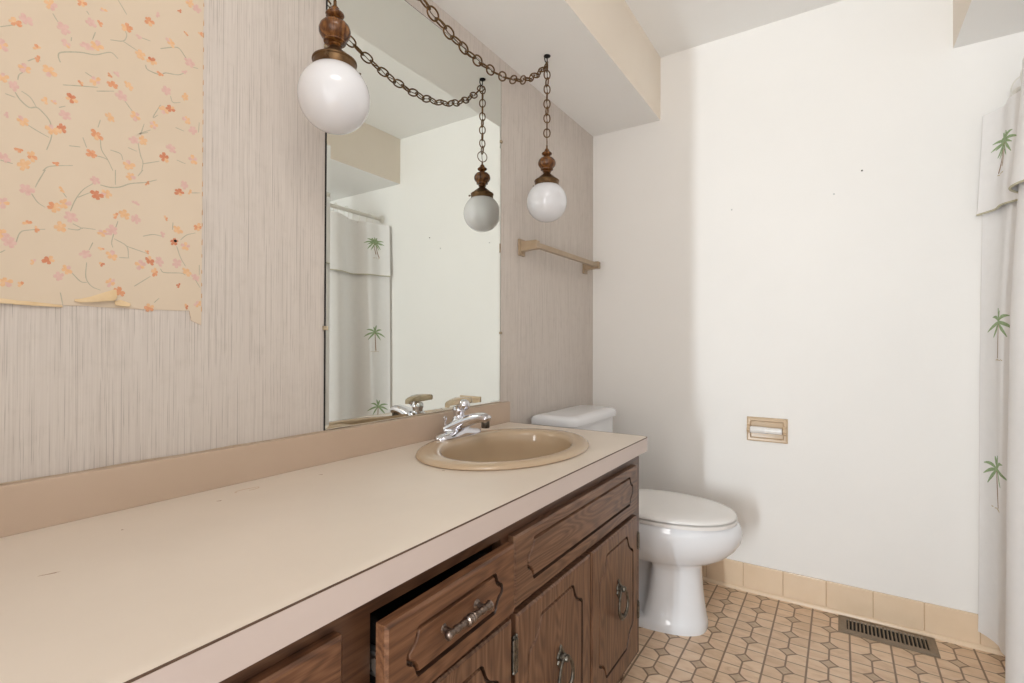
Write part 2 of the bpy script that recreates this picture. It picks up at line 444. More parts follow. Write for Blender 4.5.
# ------------------------------------------------------------------ wash basin
sink = thing('wash_basin', (EL_C[0], EL_C[1], CT), 'fawn oval porcelain wash basin set in the beige worktop under the mirror', 'sink')
bm = NB()
IC = (.292, 1.166)
def ell(cx, cy, a, b, z, n=72): return [(cx+a*cos(2*pi*k/n), cy+b*sin(2*pi*k/n), z) for k in range(n)]
def lerp(a, b, t): return a+(b-a)*t
Ls = [ell(*EL_C, EL_A-.022, EL_B-.022, CT-.024), ell(*EL_C, EL_A-.004, EL_B-.004, CT+.0003), ell(*EL_C, EL_A, EL_B, CT+.003), ell(*EL_C, EL_A-.002, EL_B-.002, CT+.008),
      ell(*EL_C, EL_A-.008, EL_B-.008, CT+.012), ell(EL_C[0]+.003, EL_C[1], EL_A-.018, EL_B-.020, CT+.0138),
      ell(EL_C[0]+.008, EL_C[1]-.004, EL_A-.036, EL_B-.042, CT+.0142), ell(*IC, .166, .230, CT+.0135), ell(*IC, .160, .224, CT+.010), ell(*IC, .156, .220, CT+.002)]
for t in (.15, .3, .45, .6, .75, .88, 1.0):
    k = max(0, 1-t**3.4)**.55; s = .42+.58*k if t < 1 else .12
    Ls.append(ell(IC[0]-.01*t, IC[1], .154*s, .218*s, CT-.150*t**.9))
Ls = [L for L in Ls]
outer = []   # hidden underside so that the bowl has wall thickness
for t in (1.0, .75, .45, .15):
    k = max(0, 1-t**3.4)**.55; s = .44+.58*k if t < 1 else .16
    outer.append(ell(IC[0]-.01*t, IC[1], .156*s+.008, .220*s+.008, CT-.012-.150*t**.9))
rings(bm, outer+Ls, True, True, True)
obj('basin', bm, MT['bisque'], sink, angle=60)
bm = NB(); lathe(bm, [(.003, -.002), (.016, -.002), (.021, .0), (.0215, .002), (.017, .004), (.014, .001), (.004, .001)], (IC[0]-.01, IC[1], CT-.148), 24)
obj('drain', bm, MT['chrome'], sink, label='chrome drain ring')

# ------------------------------------------------------------------ faucet
FY = 1.190; FZ = CT+.0142
fau = thing('faucet', (.09, FY, FZ), 'chrome single-handle faucet with clear amber handle on the back rim of the fawn basin', 'faucet')
bm = NB(); L = []
for i in range(25):
    t = -1+2*i/24; y = FY+.100*t
    e = sqrt(max(0.0, 1-abs(t)**5)); wd = .0275*e+.0015; h = .015+.006*(1-abs(t)) + .014*max(0, 1-abs(t)*1.8)**1.2
    h = h*max(.25, e)
    L.append([(.09+wd*c*1.0, y, FZ+h*s) for c, s in [(1, 0), (1, .45), (.86, .8), (.5, .97), (0, 1), (-.5, .97), (-.86, .8), (-1, .45), (-1, 0)]])
rings(bm, L)
obj('base', bm, MT['chrome'], fau, angle=50)
bm = NB()
sp = catmull([(.066, FY, FZ+.016), (.090, FY, FZ+.030), (.120, FY, FZ+.045), (.155, FY, FZ+.057), (.184, FY, FZ+.061), (.204, FY, FZ+.055)], 6)
N = len(sp); L = []
for i, p in enumerate(sp):
    t = i/(N-1); d = (sp[min(i+1, N-1)]-sp[max(i-1, 0)]).normalized(); nz = Vector((-d.z, 0, d.x))
    hw = lerp(.040, .0155, t**.8); hh = lerp(.021, .0125, t)
    if i == N-1: hw *= .6; hh *= .6
    L.append([p+Vector((0, hw*math.copysign(abs(cos(a))**.8, cos(a)), 0))+nz*(hh*math.copysign(abs(sin(a))**.8, sin(a))) for a in [2*pi*k/20 for k in range(20)]])
rings(bm, L)
obj('spout', bm, MT['chrome'], fau, angle=60)
bm = NB(); lathe(bm, [(.0085, 0), (.0115, 0), (.0125, .003), (.0125, .018)], (.192, FY, FZ+.032), 20)
obj('aerator', bm, MT['pewter'], fau)
bm = NB(); lathe(bm, [(.026, .0), (.025, .010), (.021, .018), (.018, .022), (.017, .036), (.019, .040), (.019, .052), (.015, .058), (.004, .060)], (.092, FY, FZ+.032), 28)
obj('handle_stem', bm, MT['chrome'], fau)
bm = NB()   # clear lever: a tapering bar bent down at its near end, with a domed boss
hz = FZ+.100
L = []
for i, (y, dz, hw, hh) in enumerate([(-.052, -.008, .010, .003), (-.049, -.002, .013, .004), (-.042, .001, .015, .006), (-.025, .003, .017, .008), (0, .004, .019, .011), (.03, .004, .018, .010), (.052, .003, .017, .009), (.056, .003, .014, .006)]):
    L.append([(.088+hw*.8*c, FY+y, hz+dz+hh*s) for c, s in [(1, -.7), (1, .7), (.7, 1), (-.7, 1), (-1, .7), (-1, -.7), (-.7, -1), (.7, -1)]])
rings(bm, L)
obj('lever_handle', bm, MT['acrylic'], fau, angle=50, label='clear amber acrylic lever')
bm = NB(); lathe(bm, [(.003, .0135), (.009, .0125), (.015, .008), (.0185, .001), (.019, -.006), (.0165, -.014), (.012, -.019)], (.110, FY, hz-.002), 24)
obj('handle_cap', bm, MT['chrome'], fau)
bm = NB(); lathe(bm, [(.003, 0), (.003, .034), (.006, .036), (.0065, .042), (.003, .046)], (.058, FY-.026, FZ+.012), 14)
obj('lift_rod', bm, MT['chrome'], fau)

# ------------------------------------------------------------------ vanity cabinet
XF = .535; CEND = 1.540
van = thing('vanity_cabinet', (.27, .6, 0), 'dark brown oak vanity cabinet with routed panels and one drawer ajar, under the beige worktop', 'cabinet')
bm = NB()
T = .019
box(bm, (.002, CEND-T, .0), (XF-.05, CEND, CB)); box(bm, (XF-.05, CEND-T, .10), (XF, CEND, CB))
box(bm, (.002, Y0+.002, .10), (XF, Y0+T, CB)); box(bm, (.002, Y0+T, .10), (XF-T, CEND-T, .118)); box(bm, (.002, Y0+T, .118), (.010, CEND-T, CB))
box(bm, (XF-.068, Y0+T, 0), (XF-.052, CEND-T, .10))
box(bm, (XF-T, Y0+T, .6975), (XF, CEND-T, CB)); box(bm, (XF-T, Y0+T, .10), (XF, CEND-T, .150))
for y0, y1 in ((.400, .462), (.772, .815), (1.13, 1.16), (1.462, CEND-T)): box(bm, (XF-T, y0, .150), (XF, y1, .6975))
for y0, y1 in ((Y0+T, .400), (.462, .772), (.815, 1.13), (1.16, 1.462)): box(bm, (XF-T, y0, .535), (XF, y1, .572))
box(bm, (XF-T-.004, .83, .572), (XF-T, 1.46, .6975))
obj('body', bm, MT['wood_frame'], van, smooth=False)

def offset(poly, d):
    n = len(poly); out = []
    for i in range(n):
        p0, p1, p2 = Vector(poly[i-1]), Vector(poly[i]), Vector(poly[(i+1) % n])
        a = (p1-p0).normalized(); b = (p2-p1).normalized()
        na = Vector((a.y, -a.x)); nb = Vector((b.y, -b.x)); m = (na+nb)
        if m.length < 1e-5: m = na
        m.normalize(); k = 1/max(.5, m.dot(na))
        out.append(tuple(p1+m*d*k))
    return out
def field(y0, y1, z0, z1, ny, nz):
    """routed outline with ogee cut corners, counter-clockwise in (y, z)"""
    def corner(cy, cz, sy, sz):      # from the horizontal edge to the vertical edge at corner (cy, cz)
        pts = [(0, 1.0), (.10, .93), (.17, .78), (.26, .58), (.40, .40), (.56, .28), (.72, .21), (.86, .15), (.95, .08), (1.0, 0)]
        return [(cy-sy*ny*(1-u), cz-sz*nz*(1-v)) for u, v in pts]
    tr = corner(y1, z1, 1, 1); tl = corner(y0, z1, -1, 1); bl = corner(y0, z0, -1, -1); br = corner(y1, z0, 1, -1)
    tr = [(p[0], p[1]) for p in tr]
    poly = list(reversed(br))[::-1]
    poly = list(reversed(tr)) + tl + list(reversed(bl)) + br   # goes counter-clockwise: right edge up, top edge leftwards...
    return poly
def panel(name, mat, parent, y0, y1, z0, z1, x0, x1, fld, notch, tilt=0, label=None):
    """slab between x0 (back) and x1 (front) with a routed groove; tilt swings the y0 end outwards"""
    bm = NB()
    out = [(y0, z0), (y1, z0), (y1, z1), (y0, z1)]
    b = .004
    outf = [(y0+b, z0+b), (y1-b, z0+b), (y1-b, z1-b), (y0+b, z1-b)]
    poly = field(*fld, *notch)
    area_ = sum(poly[i-1][0]*poly[i][1]-poly[i][0]*poly[i-1][1] for i in range(len(poly)))
    if area_ < 0: poly = poly[::-1]
    oA = offset(poly, .0036); oB = offset(poly, .0016); iB = offset(poly, -.0010); iA = offset(poly, -.0038)
    def loop(P, x): return [bm.verts.new((x, p[0], p[1])) for p in P]
    def bridge(A, B):
        n = len(A)
        for i in range(n): bm.faces.new((A[i], A[(i+1) % n], B[(i+1) % n], B[i]))
    lb = loop(out, x0); lm = loop(out, x1-.004); lf = loop(outf, x1)
    bm.faces.new(lb); bridge(lb, lm); bridge(lm, lf)
    LA = loop(oA, x1); LB = loop(oB, x1-.0062); LC = loop(iB, x1-.0062); LD = loop(iA, x1-.0005)
    for A_, B_ in ((LA, LB), (LB, LC)):
        for i in range(len(A_)): bm.faces.new((A_[i], A_[(i+1) % len(A_)], B_[(i+1) % len(A_)], B_[i])).material_index = 1
    bridge(LC, LD)
    es = [bm.edges.get((L[i], L[(i+1) % len(L)])) for L in (lf, LA) for i in range(len(L))]
    bmesh.ops.triangle_fill(bm, use_beauty=True, edges=es)
    es = [bm.edges.get((LD[i], LD[(i+1) % len(LD)])) for i in range(len(LD))]
    bmesh.ops.triangle_fill(bm, use_beauty=True, edges=es)
    if tilt:
        for v in bm.verts: v.co.x += tilt*(y1-v.co.y)/(y1-y0)
    return obj(name, bm, [mat, MT['groove']], parent, smooth=True, angle=25, label=label)

panel('sink_panel', MT['wood_h'], van, .795, 1.477, .562, .698, XF+.0005, XF+.018, (.843, 1.433, .596, .674), (.024, .030))
door_m = panel('door', MT['wood_v'], van, .803, 1.138, .135, .547, XF+.0005, XF+.018, (.847, 1.089, .19, .509), (.052, .058))
door_r = panel('door', MT['wood_v'], van, 1.148, 1.476, .135, .547, XF+.0005, XF+.018, (1.190, 1.437, .19, .509), (.052, .058))
door_l = panel('door', MT['wood_v'], van, .450, .786, .135, .547, XF+.0005, XF+.018, (.497, .740, .19, .509), (.052, .058))
drw = panel('drawer', MT['wood_red'], van, .451, .768, .573, .6975, XF+.016, XF+.036, (.491, .723, .604, .667), (.022, .028), .008, label='drawer front standing slightly open')
panel('drawer', MT['wood_red'], van, -.02, .405, .573, .701, XF+.0005, XF+.018, (.03, .355, .606, .669), (.022, .028))
panel('door', MT['wood_v'], van, -.02, .405, .135, .547, XF+.0005, XF+.018, (.03, .355, .19, .509), (.052, .058))
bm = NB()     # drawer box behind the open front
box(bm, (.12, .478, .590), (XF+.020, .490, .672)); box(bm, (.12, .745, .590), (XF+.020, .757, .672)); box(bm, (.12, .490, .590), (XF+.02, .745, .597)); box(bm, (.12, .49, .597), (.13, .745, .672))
obj('drawer_box', bm, MT['dark'], drw, smooth=False)  # box coloured near-black to paint the shade in the drawer gap
bm = NB()
box(bm, (.14, .466, .612), (XF+.022, .4745, .617)); box(bm, (.14, .466, .640), (XF+.022, .4745, .645)); box(bm, (.14, .4745, .612), (XF+.022, .4765, .645))
lathe(bm, [(.004, 0), (.0105, 0), (.0105, .007), (.004, .008)], (XF+.010, .464, .628), 16, axis='y')
obj('drawer_slide', bm, MT['steel'], drw, smooth=False, label='zinc drawer slide')
# twisted bail handle of the drawer
bm = NB()
yA, yB, xh, zh = .552, .662, XF+.058, .641
prof = []
for i in range(61):
    t = i/60; y = (yB-yA)*t
    r = .0044+.0022*abs(sin(t*pi*7))
    if .42 < t < .58: r = .0070+.0016*abs(sin(t*pi*22))
    if t < .05 or t > .95: r = .0085*sqrt(max(.08, 1-((.05-min(t, 1-t))/.05)**2))
    prof.append((r, y))
lathe(bm, prof, (xh, yA, zh), 14, axis='y')
for y in (yA+.014, yB-.014):
    lathe(bm, [(.008, 0), (.007, .002), (.0045, .004), (.0042, .012), (.0042, xh-(XF+.0385))], (XF+.0385, y, zh), 12, axis='x')
obj('handle', bm, MT['pull'], drw, label='twisted silver bar handle')
# ring pulls
def ring_pull(door, y, z):
    bm = NB(); x = XF+.018; K = 1.28
    plate_ = [(.0, .026), (.004, .022), (.003, .017), (.008, .014), (.0105, .008), (.0075, .002), (.010, -.003), (.006, -.010), (.0025, -.014), (0, -.018)]
    P = [(a, b) for a, b in plate_] + [(-a, b) for a, b in reversed(plate_[1:-1])]
    rings(bm, [[(x, y+p[0], z+p[1]) for p in P], [(x+.003, y+p[0]*.9, z+p[1]*.9) for p in P], [(x+.0045, y+p[0]*.55, z+p[1]*.55) for p in P]])
    lathe(bm, [(.0065, .003), (.0068, .008), (.0045, .011), (.006, .014), (.005, .018), (.001, .0195)], (x, y, z+.006), 14, axis='x')
    bail = [(x+.010+.004*sin(pi*k/36), y+.0205*sin(2*pi*k/36)*(1-.22*cos(2*pi*k/36)), z-.022+.030*cos(2*pi*k/36)) for k in range(36)]
    tube(bm, bail, lambda i: .0025+.0016*(1-cos(2*pi*i/36))/2, 8, closed=True)
    lathe(bm, [(.001, -.008), (.0038, -.005), (.003, -.001), (.005, .003), (.0025, .007)], (x+.010, y, z-.054), 12)
    for v in bm.verts: v.co = Vector((x+(v.co.x-x)*1.15, y+(v.co.y-y)*1.55, z-.005+(v.co.z-z)*K))
    obj('handle', bm, MT['pewter'], door, label='dark pewter ring pull')
ring_pull(door_r, 1.322, .388); ring_pull(door_m, .978, .378); ring_pull(door_l, .62, .39); 
# hinges
def hinge(door, y, z, h=.055, s=1):
    bm = NB()
    lathe(bm, [(.0012, -h*.62), (.0038, -h*.56), (.0022, -h*.5), (.0042, -h*.48), (.0042, h*.48), (.0022, h*.5), (.0038, h*.56), (.0012, h*.62)], (XF+.0185, y, z), 10)
    box(bm, (XF+.0005, y-.002, z-h*.45), (XF+.0195, y+.002, z+h*.45)); box(bm, (XF+.0004, y-.010*s if s > 0 else y, z-h*.45), (XF+.0022, y if s > 0 else y+.010, z+h*.45))
    obj('hinge', bm, MT['pewter'], door)
hinge(door_l, .7905, .478, .060, -1); hinge(door_l, .7905, .215, .060, -1)
hinge(door_m, .7985, .478, .060); hinge(door_m, .7985, .215, .060)
hinge(door_r, 1.4805, .470, .045, -1); hinge(door_r, 1.4805, .262, .045, -1)

# ------------------------------------------------------------------ mirror
mir = thing('wall_mirror', (0, 1.158, .8475), 'large frameless rectangular mirror on the striped wallpaper above the backsplash', 'mirror')
MY0, MY1, MZ0, MZ1 = .779, 1.537, .8495, 2.067
bm = NB(); bv = .010
o_ = [(MY0, MZ0), (MY1, MZ0), (MY1, MZ1), (MY0, MZ1)]; i_ = [(MY0+bv, MZ0+bv), (MY1-bv, MZ0+bv), (MY1-bv, MZ1-bv), (MY0+bv, MZ1-bv)]
R = rings(bm, [[(.0012, *p) for p in o_], [(.0042, *p) for p in o_], [(.0052, *p) for p in i_]])
obj('glass', bm, MT['mirror'], mir, smooth=False)
bm = NB()
for a, b in (((MY0-.0022, MZ0-.0018), (MY0, MZ1+.002)), ((MY1, MZ0-.0018), (MY1+.0022, MZ1+.002)), ((MY0, MZ1), (MY1, MZ1+.002)), ((MY0, MZ0-.0018), (MY1, MZ0))):
    box(bm, (.0005, *a), (.0036, *b))
obj('mirror_edge', bm, MT['blackmetal'], mir, smooth=False, label='dark desilvered edge')
for (y, z) in ((MY1, 1.824), (MY1, 1.106), (MY0, 1.1016), (MY0, 1.80)):
    bm = NB(); s = 1 if y == MY1 else -1
    box(bm, (.0005, min(y-.005*s, y+.008*s), z-.005), (.0075, max(y-.005*s, y+.008*s), z+.005), 0, .0022, 2)
    lathe(bm, [(.0035, 0), (.003, .0015), (.001, .002)], (.0074, y+.004*s, z), 12, axis='x')
    obj('clip', bm, MT['acrylic'], mir, label='clear plastic mirror clip')

# ------------------------------------------------------------------ pendants and swag chain
HX, HY1, HY2, GZ = .155, .687, 1.620, 1.5935
def link_mesh(L, W, r, name):
    bm = NB(); P = []
    h = L/2-r; k = 28
    for i in range(k):
        a = 2*pi*i/k; P.append((W/2*math.copysign(abs(sin(a))**.8, sin(a)), 0, h*math.copysign(abs(cos(a))**.95, cos(a))))
    tube(bm, P, r, 8, closed=True)
    o = obj(name, bm, MT['chain'], origin=(0, 0, 0)); me = o.data
    COL.objects.unlink(o); bpy.data.objects.remove(o); return me
LK = link_mesh(.0360, .0230, .0023, 'link'); LKS = link_mesh(.0430, .0255, .0025, 'link')
def place_links(path, pitch, parent, mesh, base, phase=0):
    """links at even arc-length steps along a polyline, each turned a quarter turn from the last"""
    P = [Vector(p) for p in path]; acc = [0]
    for a, b in zip(P, P[1:]): acc.append(acc[-1]+(b-a).length)
    n = max(1, round(acc[-1]/pitch)); step = acc[-1]/n
    for i in range(n):
        s = (i+.5)*step; k = max(j for j in range(len(acc)) if acc[j] <= s); k = min(k, len(P)-2)
        t = (s-acc[k])/(acc[k+1]-acc[k]); p = P[k].lerp(P[k+1], t); d = (P[k+1]-P[k]).normalized()
        q = d.to_track_quat('Z', 'X').to_matrix().to_4x4()
        rot = Matrix.Rotation((pi/2)*(i % 2)+phase+random.uniform(-.25, .25), 4, 'Z')
        o = bpy.data.objects.new('link', mesh); COL.objects.link(o); o.parent = parent
        o.matrix_local = Matrix.Translation(p-Vector(base)) @ q @ rot
def pendant(y, label, ring_rot):
    t = thing('pendant_lamp', (HX, y, GZ-.075), label, 'lamp', 'globe pendant lamps by the mirror')
    c = (HX, y, GZ); R = .0745
    bm = NB(); prof = [(R*sin(a), -R*cos(a)) for a in [pi*k/40 for k in range(1, 35)]]
    inner = [(p[0]*.965, p[1]*.965) for p in reversed(prof)]
    lathe(bm, prof+inner, c, 48); obj('globe', bm, MT['globe'], t, label='white opal glass globe')
    bm = NB()
    lathe(bm, [(.040, .052), (.0455, .053), (.0465, .058), (.0450, .062), (.0445, .074), (.0465, .076), (.046, .079), (.036, .086), (.028, .093), (.020, .099), (.0135, .104), (.0115, .110)], c, 36)
    obj('cap', bm, MT['brass'], t, label='aged brass globe holder')
    for k in range(3):
        a = 2*pi*k/3-.95; bm = NB()
        dx, dy = cos(a), sin(a)
        tube(bm, [(HX+dx*.040, y+dy*.040, GZ+.066), (HX+dx*.052, y+dy*.052, GZ+.066), (HX+dx*.0525, y+dy*.0525, GZ+.066), (HX+dx*.056, y+dy*.056, GZ+.066)], lambda i: (.0018, .0018, .0038, .0034)[i], 10)
        obj('thumb_screw', bm, MT['brass'], t)
    bm = NB()
    lathe(bm, [(.008, .106), (.012, .109), (.0155, .111), (.0150, .114), (.011, .116), (.016, .1185), (.023, .120), (.0235, .123), (.0215, .126),
               (.0285, .133), (.0325, .141), (.0330, .149), (.0305, .158), (.024, .166), (.015, .171), (.010, .1735), (.009, .176), (.0125, .178), (.0175, .181), (.0195, .185), (.0185, .188), (.013, .192), (.0095, .197), (.009, .200)], c, 36)
    for v in bm.verts: v.co.z = GZ+.106+(v.co.z-GZ-.106)*.93
    obj('turned_body', bm, MT['turned'], t, label='turned brown wood baluster')
    bm = NB(); lathe(bm, [(.0085, .190), (.0065, .196), (.0035, .201), (.0035, .2100)], c, 14)
    tube(bm, [(HX+.0205*sin(a)*cos(ring_rot), y+.0205*sin(a)*sin(ring_rot), GZ+.230-.0205*cos(a)) for a in [2*pi*k/32 for k in range(32)]], .0018, 8, closed=True)
    obj('loop', bm, MT['chain'], t)
    ch = bpy.data.objects.new('chain', None); COL.objects.link(ch); ch.parent = t
    z0, z1 = GZ+.243, ZS-.030
    place_links([(HX, y, z0), (HX, y, z1)], .0275, ch, LK, t.location, .75)
    bm = NB()   # lamp cord threaded through the chain
    tube(bm, [(HX+.0015*sin(k*1.3), y+.0015*cos(k*1.7), lerp(GZ+.212, z1, k/24)) for k in range(25)], .0013, 6)
    obj('cord', bm, MT['brass'], t)
    return t
pendant(HY1, 'white globe pendant lamp hanging over the near edge of the mirror, the closer one', atan2(.687, -.912))
pendant(HY2, 'white globe pendant lamp hanging at the far end of the mirror, nearer the towel bar', atan2(1.62, -.912))
for y, lb in ((HY1, 'black swag hook in the soffit above the closer globe lamp'), (HY2, 'black swag hook in the soffit above the globe lamp nearer the towel bar')):
    h = thing('swag_hook', (HX, y, ZS), lb, 'hook', 'swag hooks in the soffit')
    bm = NB(); lathe(bm, [(.0125, 0), (.0125, -.0025), (.009, -.005), (.0045, -.007), (.003, -.009)], (HX, y, ZS), 20); obj('plate', bm, MT['blackmetal'], h)
    bm = NB(); tube(bm, [(HX, y, ZS-.006), (HX, y, ZS-.016)]+[(HX, y-.009+.009*cos(a), ZS-.018-.010*sin(a)) for a in [k*pi*1.25/12 for k in range(13)]], .0022, 8)
    obj('hook', bm, MT['blackmetal'], h)
sw = thing('swag_chain', (HX, (HY1+HY2)/2, 1.925), 'antique brass chain swagged between the two soffit hooks', 'chain')
ym = (HY1+HY2)/2; A = .62; hw = (HY2-HY1)/2
k0 = .62
ush = lambda u: u-.11*(1-u*u)
path = [(HX, HY1+(HY2-HY1)*i/80, 1.917+(ZS-.030-1.917)*((math.cosh((ush(-1+2*i/80)*hw)/.33)-1)/(math.cosh(hw/.33)-1))) for i in range(81)]
place_links(path, .0335, sw, LKS, sw.location, .5)
bm = NB(); tube(bm, [(p[0]+.002*sin(i*.9), p[1], p[2]+.002*cos(i*1.3)) for i, p in enumerate(path)], .0013, 6)
obj('cord', bm, MT['brass'], sw, label='lamp cord threaded through the chain')

# ------------------------------------------------------------------ towel bar
tb = thing('towel_bar', (0, 1.97, 1.45), 'tan square towel bar on the striped wallpaper above the toilet tank', 'towel bar')
for y in (1.683, 2.275):
    bm = NB()
    box(bm, (.0005, y-.021, 1.416), (.010, y+.021, 1.482), 0, .003, 2)
    L = []
    for x_, hy, z0, z1 in ((.008, .015, 1.428, 1.474), (.016, .013, 1.434, 1.472), (.055, .0125, 1.437, 1.471), (.080, .0125, 1.437, 1.471), (.083, .010, 1.440, 1.468)):
        L.append([(x_, y-hy, z0), (x_, y+hy, z0), (x_, y+hy, z1), (x_, y-hy, z1)])
    rings(bm, L); obj('bracket', bm, MT['bar'], tb, smooth=False)
bm = NB(); box(bm, (.058, 1.68, 1.444), (.078, 2.278, 1.464), 0, .003, 2)
obj('bar', bm, MT['bar'], tb, smooth=False)

# ------------------------------------------------------------------ toilet
TY = 1.968
toi = thing('toilet', (.40, TY, 0), 'white porcelain toilet with closed lid beside the vanity', 'toilet')
def sup(c, s, e): return math.copysign(abs(c)**e, c)*s
def bowl_ring(z, xb, xf, sy, e=1.0, n=120, pinch=0):
    xm = lerp(xb, xf, .42); L = []
    for k in range(n):
        a = 2*pi*k/n; cx_, sy_ = cos(a), sin(a)
        ax = (xf-xm) if cx_ > 0 else (xm-xb)
        px = xm+sup(cx_, ax, e); py = sup(sy_, sy, e)
        px0 = .437+.17*z
        if pinch and px < px0: py *= 1-pinch*min(1, (px0-px)/.022)
        L.append((px, TY+py, z))
    return L
bm = NB()
Ls = [bowl_ring(.0, .17, .648, .120, .78), bowl_ring(.012, .17, .650, .121, .78), bowl_ring(.034, .18, .648, .117, .78, pinch=.0), bowl_ring(.042, .20, .645, .112, .78, pinch=.40),
      bowl_ring(.10, .22, .637, .106, .80, pinch=.52), bowl_ring(.17, .23, .630, .103, .82, pinch=.52), bowl_ring(.222, .23, .628, .105, .85, pinch=.50), bowl_ring(.240, .23, .632, .111, .9, pinch=.34),
      bowl_ring(.250, .22, .640, .122, .95, pinch=.1), bowl_ring(.262, .20, .678, .143), bowl_ring(.285, .18, .715, .163), bowl_ring(.315, .16, .745, .178), bowl_ring(.345, .15, .764, .187), bowl_ring(.372, .145, .770, .189),
      bowl_ring(.398, .145, .766, .187), bowl_ring(.4105, .15, .758, .182), bowl_ring(.4125, .16, .745, .170)]
rings(bm, Ls)
box(bm, (.02, TY-.165, .30), (.30, TY+.165, .398), 0, .02, 3)
obj('bowl', bm, MT['porcelain'], toi, angle=55)
def oval(z, xb, xf, sy, n=120, e=.95): return bowl_ring(z, xb, xf, sy, e, n)
bm = NB(); rings(bm, [oval(.4115, .29, .745, .176), oval(.4135, .286, .752, .183), oval(.4245, .286, .752, .183), oval(.4265, .29, .747, .178)])
obj('seat', bm, MT['plastic_white'], toi, angle=55)
bm = NB(); rings(bm, [oval(.4305, .275, .742, .180), oval(.432, .270, .750, .1855), oval(.437, .270, .750, .1855), oval(.4415, .274, .745, .181), oval(.4455, .29, .726, .166), oval(.4485, .34, .66, .12), oval(.4495, .42, .56, .05)])
obj('lid', bm, MT['plastic_white'], toi, angle=55)
for s in (-1, 1):
    bm = NB(); box(bm, (.252, TY+s*.075-.016, .3985), (.290, TY+s*.075+.016, .432), 0, .005, 2); obj('seat_hinge', bm, MT['plastic_white'], toi)
bm = NB()
L = []
for z, d in ((.398, .012), (.41, .004), (.44, 0), (.70, -.004), (.741, -.004)):
    x0, x1, y0, y1 = .018, .196-d*.6, TY-.214+d, TY+.214-d; r = .035; P = []
    for cx_, cy_, a0 in ((x1-r, y1-r, 0), (x0+.01, y1-.01, pi/2), (x0+.01, y0+.01, pi), (x1-r, y0+r, 1.5*pi)):
        rr = r if cx_ > .1 else .01
        P += [(cx_+rr*cos(a0+i*pi/2/6), cy_+rr*sin(a0+i*pi/2/6), z) for i in range(7)]
    L.append(P)
rings(bm, L); obj('tank', bm, MT['porcelain'], toi, angle=55)
bm = NB(); L = []
for z, d in ((.739, .006), (.742, 0), (.763, -.002), (.772, .004), (.7775, .016), (.779, .034)):
    x0, x1, y0, y1 = .012+max(0, d), .212-d, TY-.228+d, TY+.228-d; r = .042; P = []
    for cx_, cy_, a0 in ((x1-r, y1-r, 0), (x0+.015, y1-.015, pi/2), (x0+.015, y0+.015, pi), (x1-r, y0+r, 1.5*pi)):
        rr = r if cx_ > .1 else .015
        P += [(cx_+rr*cos(a0+i*pi/2/6), cy_+rr*sin(a0+i*pi/2/6), z) for i in range(7)]
    L.append(P)
rings(bm, L); obj('tank_lid', bm, MT['porcelain'], toi, angle=55)
bm = NB(); lathe(bm, [(.014, 0), (.014, .004), (.007, .006), (.006, .016)], (.200, TY-.15, .69), 16, axis='x')
box(bm, (.214, TY-.157, .683), (.222, TY-.08, .695), 0, .003, 2); obj('flush_handle', bm, MT['chrome'], toi)
for s in (-1, 1):
    bm = NB(); lathe(bm, [(.013, 0), (.0125, .009), (.008, .015), (.002, .017)], (.335, TY+s*.095, .0325), 16); obj('bolt_cap', bm, MT['porcelain'], toi)

# ------------------------------------------------------------------ toilet paper holder (set into the back wall)
tp = thing('toilet_paper_holder', (.8045, YB, .652), 'empty tan ceramic toilet paper holder with white roller set in the back wall', 'paper holder')
bm = NB()
x0, x1, z0, z1 = .726, .883, .652, .755
O_ = [(x0, z0), (x1, z0), (x1, z1), (x0, z1)]
def ins(d): return [(x0+d, z0+d), (x1-d, z0+d), (x1-d, z1-d), (x0+d, z1-d)]
rings(bm, [[(p[0], YB-.0005, p[1]) for p in O_], [(p[0], YB-.009, p[1]) for p in ins(.001)], [(p[0], YB-.013, p[1]) for p in ins(.006)], [(p[0], YB-.012, p[1]) for p in ins(.014)], [(p[0], YB-.004, p[1]) for p in ins(.018)], [(p[0], YB-.003, p[1]) for p in ins(.024)]])
obj('recess_frame', bm, MT['ceramic'], tp, angle=30)
zc = .704
for xx in (x0+.004, x1-.016):
    bm = NB(); L = [[(xx, YB-.006, zc-.020), (xx, YB-.030, zc-.014), (xx, YB-.040, zc), (xx, YB-.030, zc+.014), (xx, YB-.006, zc+.020)]]
    L.append([(p[0]+.012, p[1], p[2]) for p in L[0]]); rings(bm, L); obj('post', bm, MT['ceramic'], tp, smooth=False)
bm = NB(); lathe(bm, [(.004, -.062), (.0135, -.061), (.0145, -.058), (.0145, .0), (.0132, .001), (.0132, .058), (.004, .061)], (0, 0, 0), 24, axis='x')
bmesh.ops.translate(bm, verts=bm.verts, vec=((x0+x1)/2, YB-.028, zc)); obj('roller', bm, MT['plastic_white'], tp, label='white plastic roller')

# ------------------------------------------------------------------ floor vent
fv = thing('floor_vent', (1.203, 2.290, 0), 'taupe slotted metal floor register in the tile floor by the back wall', 'vent')
vx0, vx1, vy0, vy1 = 1.058, 1.350, 2.228, 2.362
bm = NB()
a_ = [(vx0, vy0), (vx1, vy0), (vx1, vy1), (vx0, vy1)]
def ir(d): return [(vx0+d, vy0+d), (vx1-d, vy0+d), (vx1-d, vy1-d), (vx0+d, vy1-d)]
rings(bm, [[(*p, .0005) for p in a_], [(*p, .0025) for p in a_], [(*p, .006) for p in ir(.008)], [(*p, .006) for p in ir(.026)], [(*p, .001) for p in ir(.027)]], cap0=True, cap1=False)
obj('frame', bm, MT['vent'], fv, smooth=False)
bm = NB(); box(bm, (vx0+.0262, vy0+.0262, .0006), (vx1-.0262, vy1-.0262, .0012)); obj('duct_shade_plate', bm, MT['dark'], fv, smooth=False)  # dark plate painting the shade of the duct below the louvers
